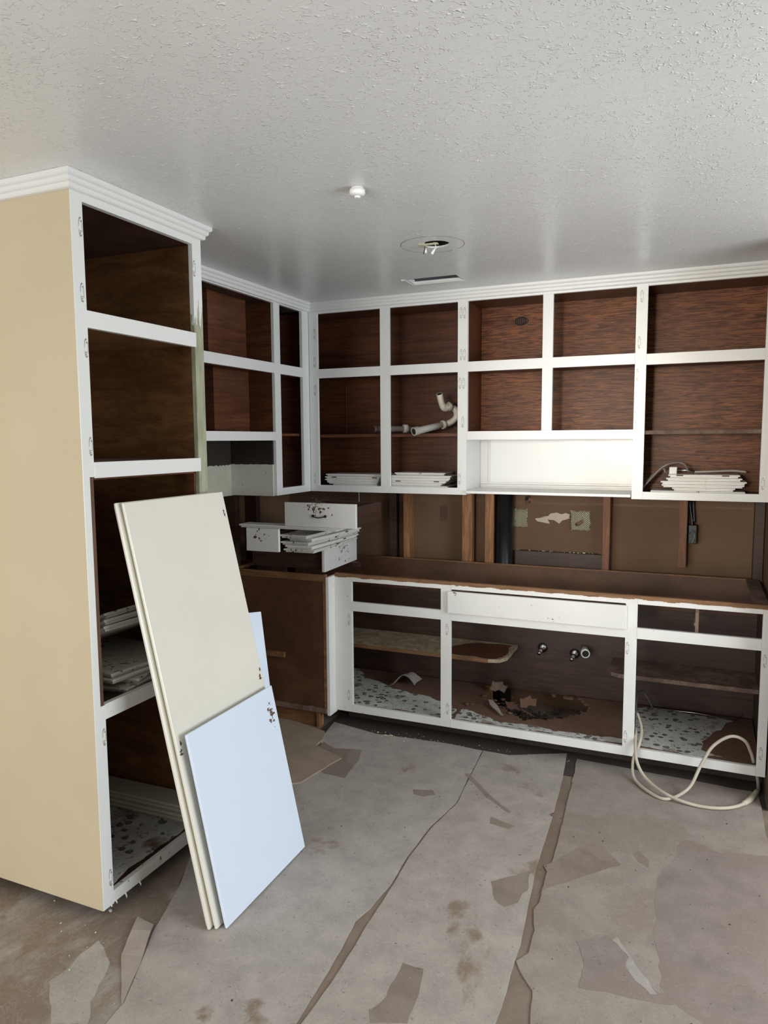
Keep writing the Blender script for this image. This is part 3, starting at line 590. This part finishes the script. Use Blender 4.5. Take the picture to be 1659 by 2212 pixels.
tubeobj('hose',[(1.546,1.93,0.206),(1.553,1.815,0.168),(1.563,1.79,0.09),(1.61,1.73,0.041),(1.703,1.633,0.028),(1.818,1.607,0.014),(1.929,1.623,0.014),(2.015,1.698,0.014),(2.076,1.828,0.014),(2.088,1.912,0.02),(2.082,1.955,0.06)],.0074,HOSE,wh,seg=10,sub=8)
tubeobj('coupling',[(2.017,1.703,0.014),(2.041,1.745,0.014),(2.062,1.795,0.014),(2.081,1.859,0.014)],[.010,.0125,.0125,.010],HOSE,wh,'dusty hose coupling',seg=10,sub=3)
cw=thing('copper_tube',(1.75,2.42,.131),'thin grey bent tube lying on the right bay floor','tube')
tubeobj('tube',[(1.622,2.408,0.14),(1.809,2.419,0.14),(2.007,2.389,0.14),(2.052,2.498,0.14)],.0035,CHROME,cw,seg=8,smooth=False)
w2=thing('wire',(1.55,2.3,.131),'thin grey wire curving up at the left of the right bay','wire')
tubeobj('strand',[(1.603,2.35,0.158),(1.577,2.33,0.215),(1.542,2.3,0.267),(1.535,2.1,0.288),(1.544,1.95,0.126)],.004,GREYM,w2,seg=8)
def valve(px,label):
    o=thing('shutoff_valve',(px[0],2.482,px[2]),label,'valve')
    tubeobj('escutcheon',[(px[0],2.4815,px[2]),(px[0],2.474,px[2])],[.030,.012],CHROME,o,smooth=False,seg=20)
    tubeobj('body',[(px[0],2.474,px[2]),(px[0],2.42,px[2]-.002)],.009,CHROME,o,smooth=False,seg=12)
    tubeobj('valve_handle',[(px[0]-.002,2.425,px[2]-.004),(px[0]-.010,2.405,px[2]-.020)],[.007,.011],CHROME,o,smooth=False,seg=10)
valve((0.977,2.47,0.393),'left chrome shutoff valve on the back panel under the sink'); valve((1.162,2.47,0.378),'right chrome shutoff valve beside the drain stub under the sink')
ds=thing('drain_stub',(1.23,2.44,.40),'short white-rimmed drain pipe stub sticking out under the sink','pipe')
tubeobj('pipe',[(1.215,2.481,.415),(1.231,2.4,0.411)],.0215,PVCG,ds,smooth=False,seg=20)
tubeobj('rim',[(1.232,2.401,0.41),(1.235,2.39,0.41)],.0245,WPLAST,ds,smooth=False,hollow=True,seg=20)
bore_shade((1.235,2.39,0.41),(1.232,2.401,0.41),.0185,ds)
bp_=thing('soil_pipe',(.728,2.55,0),'thick black iron vent pipe standing in the open wall','pipe')
tubeobj('pipe',[(.728,2.532,0),(.728,2.532,1.302)],.050,BLACK,bp_,smooth=False,seg=32)
# wall patches
def plate(x0,x1,z0,z1,seed,label,pipe=False):
    o=thing('lath_patch',((x0+x1)/2,2.588,z0),label,'wall patch'); rd=random.Random(seed); bm=new(); nx,nz=26,26; g=[]
    for j in range(nz+1):
        row=[]
        for i in range(nx+1):
            x=x0+(x1-x0)*i/nx; z=z0+(z1-z0)*j/nz; e=min(i,nx-i,j,nz-j)
            x+= rd.uniform(-.0015,.0015)*(1 if e else 2.5); z+=rd.uniform(-.0015,.0015)*(1 if e else 2.5)
            row.append(bm.verts.new((x,2.582-(.012*abs(noise.noise(Vector((x*160,z*160,seed))))+.0012*((i+j)%2)) if e else 2.588,z)))
        g.append(row)
    for j in range(nz):
        for i in range(nx): bm.faces.new((g[j][i],g[j][i+1],g[j+1][i+1],g[j+1][i]))
    obj('plaster',bm,PLASTER,o)
    bm=new(); n=9
    for k in range(-n,n):
        for s in (1,-1):
            a=[]; 
            for t in (0,1):
                x=x0+(x1-x0)*(k/n+t if s==1 else 1-(k/n+t)); z=z0+(z1-z0)*t; a.append((x,z))
            (xa_,za),(xb_,zb_)=a
            P_=[]
            for t in [q/24 for q in range(25)]:
                x=xa_+(xb_-xa_)*t; z=za+(zb_-za)*t
                if x0-.003<=x<=x1+.003: P_.append((x,2.5735,z))
            if len(P_)>1: sweep(bm,[P_[0],P_[-1]],.0009,4,1,smooth=False)
    obj('wire_lath',bm,DIRTSHADE,o)
    if pipe: tubeobj('pipe_stub',[(1.176,2.575,1.14),(1.149,2.53,1.125)],.0095,COPPER,o,'short rusty pipe stub',smooth=False,seg=12,hollow=True)
    return o
A_,B_=(0.768,2.585,1.092),(0.851,2.585,1.201); plate(A_[0]-.02,B_[0],A_[2],B_[2],3,'cream plaster and wire lath patch beside the black pipe')
A_,B_=(1.109,2.585,1.087),(1.218,2.585,1.2); plate(A_[0],B_[0],A_[2],B_[2],4,'square plaster and wire lath patch with a rusty pipe stub',True)
def wallblob(pts,name,mt,label,cat,th=.008,y=2.588,seed=2,jag=.002):
    bm=new(); poly(bm,[(p[0],p[2]) for p in pts],0,th,jag,.01,seed)
    for v in bm.verts: v.co=Vector((v.co.x,y-v.co.z,v.co.y))
    bmesh.ops.recalc_face_normals(bm,faces=bm.faces); o=obj(name,bm,mt); return tag(o,label,cat)
wallblob([(0.899,2.585,1.147),(0.943,2.585,1.157),(0.976,2.585,1.164),(0.992,2.585,1.181),(1.027,2.585,1.188),(1.052,2.585,1.178),(1.078,2.585,1.187),(1.102,2.585,1.18),(1.1,2.585,1.155),(1.06,2.585,1.142),(1.042,2.585,1.122),(1.009,2.585,1.143),(0.974,2.585,1.145),(0.988,2.585,1.12),(0.955,2.585,1.125),(0.91,2.585,1.134)],'glue_smear',PLBEIGE,'beige smear of dried adhesive between the two lath patches','adhesive')
bx=thing('torn_outlet_hole',(.88,2.588,1.25),'torn paper flaps around a small hole just under the range recess','wall hole')
hx_=(0.856,2.585,1.257)
bm=new(); box(bm,hx_[0]-.018,hx_[0]+.010,2.586,2.5895,hx_[2]-.018,hx_[2]+.02); obj('hole',bm,DARK,bx)
for a,(dx,dz) in ((.6,(.018,.002)),(-.5,(-.004,-.012)),(2.2,(.004,.014))):
    bm=new(); box(bm,-.016,.016,-.001,.001,-.010,.010,0,Matrix.Translation((hx_[0]+dx,2.580,hx_[2]+dz))@Matrix.Rotation(a,4,'Z')@Matrix.Rotation(a*.6,4,'Y')); obj('paper_flap',bm,COPPER,bx)
k5=thing('junction_cable',(1.77,2.56,1.05),'black cable with a dangling dark electrical box beside the short stud','cable')
tubeobj('cable',[(1.752,2.57,1.302),(1.75,2.56,1.25),(1.762,2.555,1.18),(1.765,2.55,1.14)],.007,BLACK,k5,seg=8)
tubeobj('cable',[(1.765,2.57,1.302),(1.768,2.56,1.25),(1.775,2.555,1.16)],.006,BLACK,k5,seg=8)
B('box',BLACK,k5,1.745,1.79,2.53,2.57,1.045,1.15,.004)
tubeobj('cable_loop',[(1.752,2.528,1.10),(1.765,2.52,1.12),(1.78,2.525,1.10),(1.77,2.52,1.06),(1.757,2.525,1.058)],.003,GREYM,k5,seg=6)
tn=thing('thin_conduit',(-0.221,2.505,.88),'thin pale conduit standing in the open wall behind the drawer pile','pipe')
tubeobj('pipe',[(-0.229,2.505,1.302),(-0.227,2.505,1.2),(-0.222,2.505,1.10)],.004,TAN,tn,seg=8)
# ---------------------------------------------------------------- ceiling fittings
sd=thing('smoke_detector',(0.734,0.497,H),'small round white detector on the ceiling','detector')
cx_,cy_=sd.location.x,sd.location.y
tubeobj('base_plate',[(cx_,cy_,H-.0005),(cx_,cy_,H-.009)],[.020,.020],WPLAST,sd,smooth=False,seg=32)
tubeobj('body',[(cx_,cy_,H-.007),(cx_,cy_,H-.020),(cx_,cy_,H-.027)],[.0255,.0255,.017],WPLAST,sd,smooth=False,seg=32)
tubeobj('sensor_cap',[(cx_,cy_,H-.027),(cx_,cy_,H-.032),(cx_,cy_,H-.034)],[.010,.010,.007],WPLAST,sd,smooth=False,seg=24)
vt=thing('ceiling_vent',((vx0+vx1)/2,(vy0+vy1)/2,H),'bare rectangular duct opening in the ceiling near the cabinets','vent')
bm=new()
for a in ((vx0-.002,vx1+.002,vy1,vy1+.018),(vx0-.02,vx0,vy0-.002,vy1+.018)): box(bm,*a,H-.004,H+.002)
obj('plaster_edge',bm,WHITEC,vt)
bm=new()
for a in ((vx0,vx1,vy1-.003,vy1+.001,H,H+.14),(vx0,vx1,vy0-.001,vy0+.003,H,H+.14),(vx0-.001,vx0+.002,vy0,vy1,H,H+.14),(vx1-.002,vx1+.001,vy0,vy1,H,H+.14),(vx0,vx1,vy0,vy1,H+.14,H+.142)): box(bm,*a)
obj('duct',bm,GREYM,vt)
bm=new()
for a in ((vx0,vx1,vy1-.012,vy1-.003,H-.001,H+.011),(vx0+.001,vx0+.012,vy0,vy1,H-.001,H+.020)): box(bm,*a)
obj('duct_lining',bm,WHITE,vt)
lh=thing('ceiling_light_hole',(hx,hy,H),'open round ceiling box with dangling capped wires where a light hung','light fitting')
bm=new()
for k in range(64):
    if k in (10,11,33,50): continue
    a,b=2*PI*k/64,2*PI*(k+1)/64; vs=[]
    for an,r_ in ((a,.130),(b,.130),(b,.1275),(a,.1275)): vs.append(bm.verts.new((hx-.012+r_*1.05*math.cos(an),hy+r_*math.sin(an),H-.0008)))
    bm.faces.new(vs)
obj('fixture_outline',bm,SCAR,lh,'faint ring left by the old fixture')
tubeobj('box',[(hx,hy,H+.09),(hx,hy,H+.002)],[hr+.004,hr+.004],DARK,lh,smooth=False,seg=32,caps=False); B('box_top',DARK,lh,hx-.06,hx+.06,hy-.06,hy+.06,H+.09,H+.093,0)
B('crossbar',PLASTER,lh,hx-.058,hx+.012,hy-.010,hy+.012,H+.001,H+.005,.001); B('bracket',PLASTER,lh,hx-.064,hx-.044,hy-.03,hy+.03,H-.002,H+.012,.001)
tubeobj('wire',[(hx-.045,hy,H+.01),(hx-.048,hy+.003,H-.012),(hx-.052,hy,H-.035)],.0018,BLACK,lh,seg=6); tubeobj('wire_cap',[(hx-.040,hy,H-.012),(hx-.042,hy,H-.032)],[.004,.0065],WPLAST,lh,smooth=False,seg=10)
tubeobj('wire',[(hx-.005,hy,H+.01),(hx+.004,hy+.0,H-.01),(hx+.001,hy,H-.018)],.0016,WPLAST,lh,seg=6); tubeobj('wire_cap',[(hx+.001,hy,H-.014),(hx-.014,hy-.004,H-.040)],[.004,.0068],WPLAST,lh,smooth=False,seg=10)
# ---------------------------------------------------------------- floor coverings
def sheet(name,pts,z0,z1,mt,jag,seed,step=.03,label=None):
    bm=new(); poly(bm,pts,z0,z1,jag,step,seed); return obj(name,bm,mt,FLOOR,label)

sheet('floor_sheet',[(-2.8, -1.6), (0.2, -1.6), (0.319, -0.316), (0.31, -0.241), (0.248, -0.11), (0.17, 0.053), (0.101, 0.255), (-0.017, 0.498), (0.25, 0.9), (0, 1.0), (-0.7, 1.1), (-0.71, -0.0), (-2.8, -0.02)],.0002,.0018,SHL,.004,21,.04,'brown streaked floor covering by the tall cabinet')
sheet('floor_sheet',[(0.8, 1.815), (0.84, 1.24), (0.801, 1.012), (0.793, 0.769), (0.803, 0.581), (0.791, 0.425), (0.772, 0.346), (0.789, 0.208), (0.799, 0.041), (0.807, -0.109), (0.8, -1.6), (0.2, -1.6), (0.319, -0.316), (0.31, -0.241), (0.248, -0.11), (0.17, 0.053), (0.101, 0.255), (-0.017, 0.498), (0.015, 0.917), (0.084, 1.128), (0.107, 1.362), (0.07, 1.493), (-0.049, 1.601), (-0.094, 1.862), (0.2, 1.8), (0.6, 1.83)],.0,.004,SHA,.0022,22,.03,'grey felt sheet left of the long seam')
sheet('floor_sheet',[(0.821, -0.103), (0.827, 0.048), (0.824, 0.218), (0.816, 0.339), (0.815, 0.43), (0.813, 0.579), (0.802, 0.766), (0.811, 1.008), (0.846, 1.233), (0.804, 1.817), (0.942, 1.814), (1.212, 1.95), (1.238, 1.671), (1.258, 1.306), (1.271, 0.904), (1.292, 0.645), (1.311, 0.452), (1.312, 0.351), (1.318, 0.241), (1.318, 0.108), (1.3, -1.6), (0.82, -1.6)],.0,.004,SHB,.0014,23,.03,'grey felt sheet between the two seams')
sheet('floor_sheet',[(1.27, 1.904), (1.283, 1.69), (1.308, 1.245), (1.32, 0.971), (1.32, 0.83), (1.324, 0.685), (1.313, 0.64), (1.339, 0.535), (1.343, 0.42), (1.315, 0.37), (1.349, 0.315), (1.387, 0.27), (1.407, 0.146), (1.4, -1.6), (3.6, -1.6), (3.6, 1.2), (2.092, 1.3), (2.085, 1.86)],.0,.004,SHC,.003,24,.03,'brownish felt sheet at the right')
sheet('floor_scrap',[(-0.426, 1.785), (-0.277, 1.771), (-0.071, 1.706), (-0.033, 1.608), (-0.031, 1.531), (0.165, 1.443), (0.13, 1.272), (0.106, 1.132), (-0.046, 1.009), (-0.336, 1.121), (-0.598, 1.44)],.0,.010,KRAFT,.004,25,.02,'raised torn board fragment by the brown cabinet')
sheet('torn_patch',[(-0.017, 1.595), (0.071, 1.543), (0.217, 1.578), (0.251, 1.467), (0.276, 1.259), (0.16, 1.263), (0.123, 1.285), (0.165, 1.443), (-0.014, 1.526)],.0040,.0045,PATCH,.003,26,.02)
sheet('torn_patch',[(1.315, 0.874), (1.296, 0.908), (1.435, 1.146), (1.471, 1.153), (1.566, 1.028), (1.502, 0.963), (1.331, 0.771), (1.317, 0.725)],.0040,.0046,PATCH,.003,27,.02)
sheet('torn_patch',[(1.708, 1.024), (1.698, 0.9), (1.703, 0.714), (1.723, 0.515), (1.73, 0.436), (1.789, 0.365), (1.849, 0.334), (1.85, -0.3), (2.6, -0.3), (2.6, 1.0), (2.076, 1.31), (1.92, 1.261), (1.786, 1.311)],.0040,.0044,PATCH2,.012,28,.03)
sheet('torn_patch',[(1.474, 0.532), (1.56, 0.6), (1.621, 0.56), (1.651, 0.453), (1.725, 0.404), (1.819, 0.415), (1.752, 0.365), (1.614, 0.347), (1.511, 0.333), (1.514, 0.426)],.0043,.0048,PATCH2,.006,29,.02)
sheet('torn_patch',[(0.994, 0.223), (1.061, 0.226), (1.085, 0.123), (1.093, 0.012), (0.998, -0.028), (0.976, 0.011), (1.001, 0.078), (0.998, 0.145)],.0040,.0046,PATCH,.004,30,.02)
sheet('torn_patch',[(0.79, 1.526), (0.813, 1.536), (0.966, 1.361), (1.088, 1.256), (1.078, 1.239), (0.949, 1.345)],.0040,.0044,PATCH,.002,31,.02)
sheet('torn_patch',[(0.617, 1.282), (0.706, 1.309), (0.73, 1.272), (0.687, 1.235), (0.635, 1.241)],.0040,.0044,PATCH,.003,32,.02)
sheet('torn_patch',[(0.038, -0.262), (0.05, -0.194), (0.039, -0.11), (0.038, -0.064), (0.151, -0.13), (0.209, -0.249), (0.271, -0.337), (0.175, -0.377)],.0017,.0022,PATCHG,.008,33,.02)
sheet('torn_patch',[(1.135, 0.736), (1.261, 0.867), (1.272, 0.735), (1.256, 0.657), (1.218, 0.613), (1.164, 0.66)],.0040,.0044,PATCH,.008,34,.02)
sheet('torn_patch',[(1.579, 0.584), (1.595, 0.605), (1.624, 0.557), (1.657, 0.497), (1.698, 0.442), (1.726, 0.395), (1.707, 0.387), (1.662, 0.427), (1.631, 0.476), (1.636, 0.521)],.0047,.0051,PATCHG,.004,35,.02)
sheet('torn_patch',[(1.601, 1.127), (1.62, 1.159), (1.661, 1.101), (1.661, 1.049), (1.622, 1.078)],.0040,.0044,PATCH,.004,36,.02)
sheet('torn_patch',[(1.015, 1.183), (1.124, 1.148), (1.112, 1.115), (1.026, 1.127)],.0040,.0044,PATCH,.003,37,.02)

# ---------------------------------------------------------------- debris

bm=new(); poly(bm,[(0.083, 0.068), (0.162, 0.055), (0.244, -0.101), (0.313, -0.252), (0.161, -0.092)],.0042,.0060,.0012,.03,41)
for v in bm.verts: v.co.z+=.010*max(0,1-abs(v.co.y-.02)/.09)
bmesh.ops.recalc_face_normals(bm,faces=bm.faces); o=obj('paper_scrap',bm,PAPERW); tag(o,'pale wedge-shaped torn floor scrap lying near the beige cabinet side','paper scrap')
def chunk(bm,c,s,rd):
    r=bmesh.ops.create_icosphere(bm,subdivisions=1,radius=1); sc=Vector((s*rd.uniform(.5,1.3),s*rd.uniform(.5,1.3),s*rd.uniform(.25,.7))); M=Matrix.Rotation(rd.uniform(0,6),3,'Z')
    for v in r['verts']: v.co=M@Vector([v.co[i]*sc[i]*rd.uniform(.7,1.2) for i in range(3)])+Vector(c)
def crumbs(name,mt,spots,label,cat,seed):
    rd=random.Random(seed); bm=new()
    for (cx,cy,cz,rx,ry,n,s) in spots:
        for k in range(n): q=s*rd.uniform(.4,1); chunk(bm,(cx+rd.gauss(0,rx),cy+rd.gauss(0,ry),cz+q*.3),q,rd)
    o=obj(name,bm,mt); return tag(o,label,cat,None,'stuff')
crumbs('plaster_crumbs',PLASTER,[(.29,1.80,.001,.03,.012,16,.009),(.45,1.83,.001,.16,.02,34,.004),(.9,1.86,.001,.25,.02,30,.0035),(.6,.9,.0042,.35,.4,26,.0022),(1.5,1.2,.0042,.4,.4,14,.002),(.3,-.05,.003,.25,.12,16,.003),(-.2,-.15,.003,.2,.1,14,.004)],'scattered plaster crumbs and dust on the floor','crumbs',51)
crumbs('wood_crumbs',DIRTSHADE,[(.8,.9,.0042,.45,.5,50,.0035),(1.6,1.0,.0042,.35,.5,40,.0035),(.55,1.5,.0042,.3,.2,20,.003)],'dark specks of debris strewn over the floor sheets','debris',52)
crumbs('ledge_crumbs',PLASTER,[(.90,2.565,.956,.06,.008,14,.006),(1.10,2.565,.956,.10,.008,22,.006)],'cream plaster crumbs along the dark board in the wall','crumbs',53)
crumbs('rubble',DIRTSHADE,[(1.0,2.25,.02,.16,.10,170,.024),(.85,2.3,.06,.06,.06,40,.02)],'dark rubble and rotted wood under the sink hole','rubble',54)
crumbs('rubble',BRNR,[(.80,2.15,.132,.09,.07,26,.016),(1.05,2.1,.132,.22,.10,60,.006),(.72,2.0,.132,.06,.05,22,.006)],'brown crumbling wood bits on the rotted cabinet floor','rubble',55)
def shard(name,pts,th,mt,label,cat,bend=0):
    bm=new(); poly(bm,pts,0,th,.003,.02,len(pts)); cx=sum(p[0] for p in pts)/len(pts); cy=sum(p[1] for p in pts)/len(pts)
    o=obj(name,bm,mt); return tag(o,label,cat)
o=shard('wood_splinter',[(0,0),(.05,-.012),(.19,-.004),(.21,.006),(.10,.02),(.01,.018)],.008,PAPERW,'long pale wood splinter lying on the rotted floor under the sink','splinter'); o.location=(.74,2.15,.148); o.rotation_euler=(.1,.05,-.95)
for i,(x,y,z,rx,ry,rz,lb) in enumerate([(.86,2.10,.14,.5,.3,.9,'tilted dark shingle-like wood chip beside the splinter'),(.92,2.16,.13,.9,-.2,.4,'broken brown board chip standing in the sink hole'),(.70,2.33,.15,1.2,.1,.3,'crumpled brown paper lump at the left edge of the hole'),(.98,2.08,.135,.3,.5,1.4,'flat grey-brown wood chip at the front edge of the hole')]):
    o=shard('wood_chip',[(0,0),(.03,-.008),(.05,.004),(.085,-.01),(.10,.03),(.075,.035),(.07,.055),(.03,.045),(.01,.05)],.005,(BRNR,DIRT,WORN,BRNR)[i],lb,'wood chip'); o.location=(x,y,z); o.rotation_euler=(rx,ry,rz)
# curled piece of shelf paper in the left bay
bm=new(); n=10; g=[]
for i in range(n+1):
    t=i/n; a=t*2.1; g.append([bm.verts.new((.10+.16*t+.004*math.sin(9*t+j),2.20+.13*j/4+.03*t,.134+.075*math.sin(a*1.25)**2*(1-.25*j/4)+.002*math.sin(j*3+i))) for j in range(5)])
for i in range(n):
    for j in range(4): bm.faces.new((g[i][j],g[i+1][j],g[i+1][j+1],g[i][j+1]))
o=obj('curled_paper',bm,PAPERW); tag(o,'curled brown scrap of liner paper in the left bay of the base cabinet','paper'); md=o.modifiers.new('t','SOLIDIFY'); md.thickness=.0015
crumbs('leaf_bits',COPPER,[(1.264,1.3,.003,.006,.008,6,.010)],'small rust-coloured leaf bits in the gap between floor sheets','debris',56)
o=bpy.data.objects.new('paint_chip',None)
bm=new(); chunk(bm,(0,0,0),.012,random.Random(3)); o=obj('paint_chip',bm,WPLAST); o.location=(-0.032,0.061,.006); o.scale=(1,.7,.3); tag(o,'white flake of paint on the floor under the beige corner','paint chip')

bpy.context.view_layer.update()
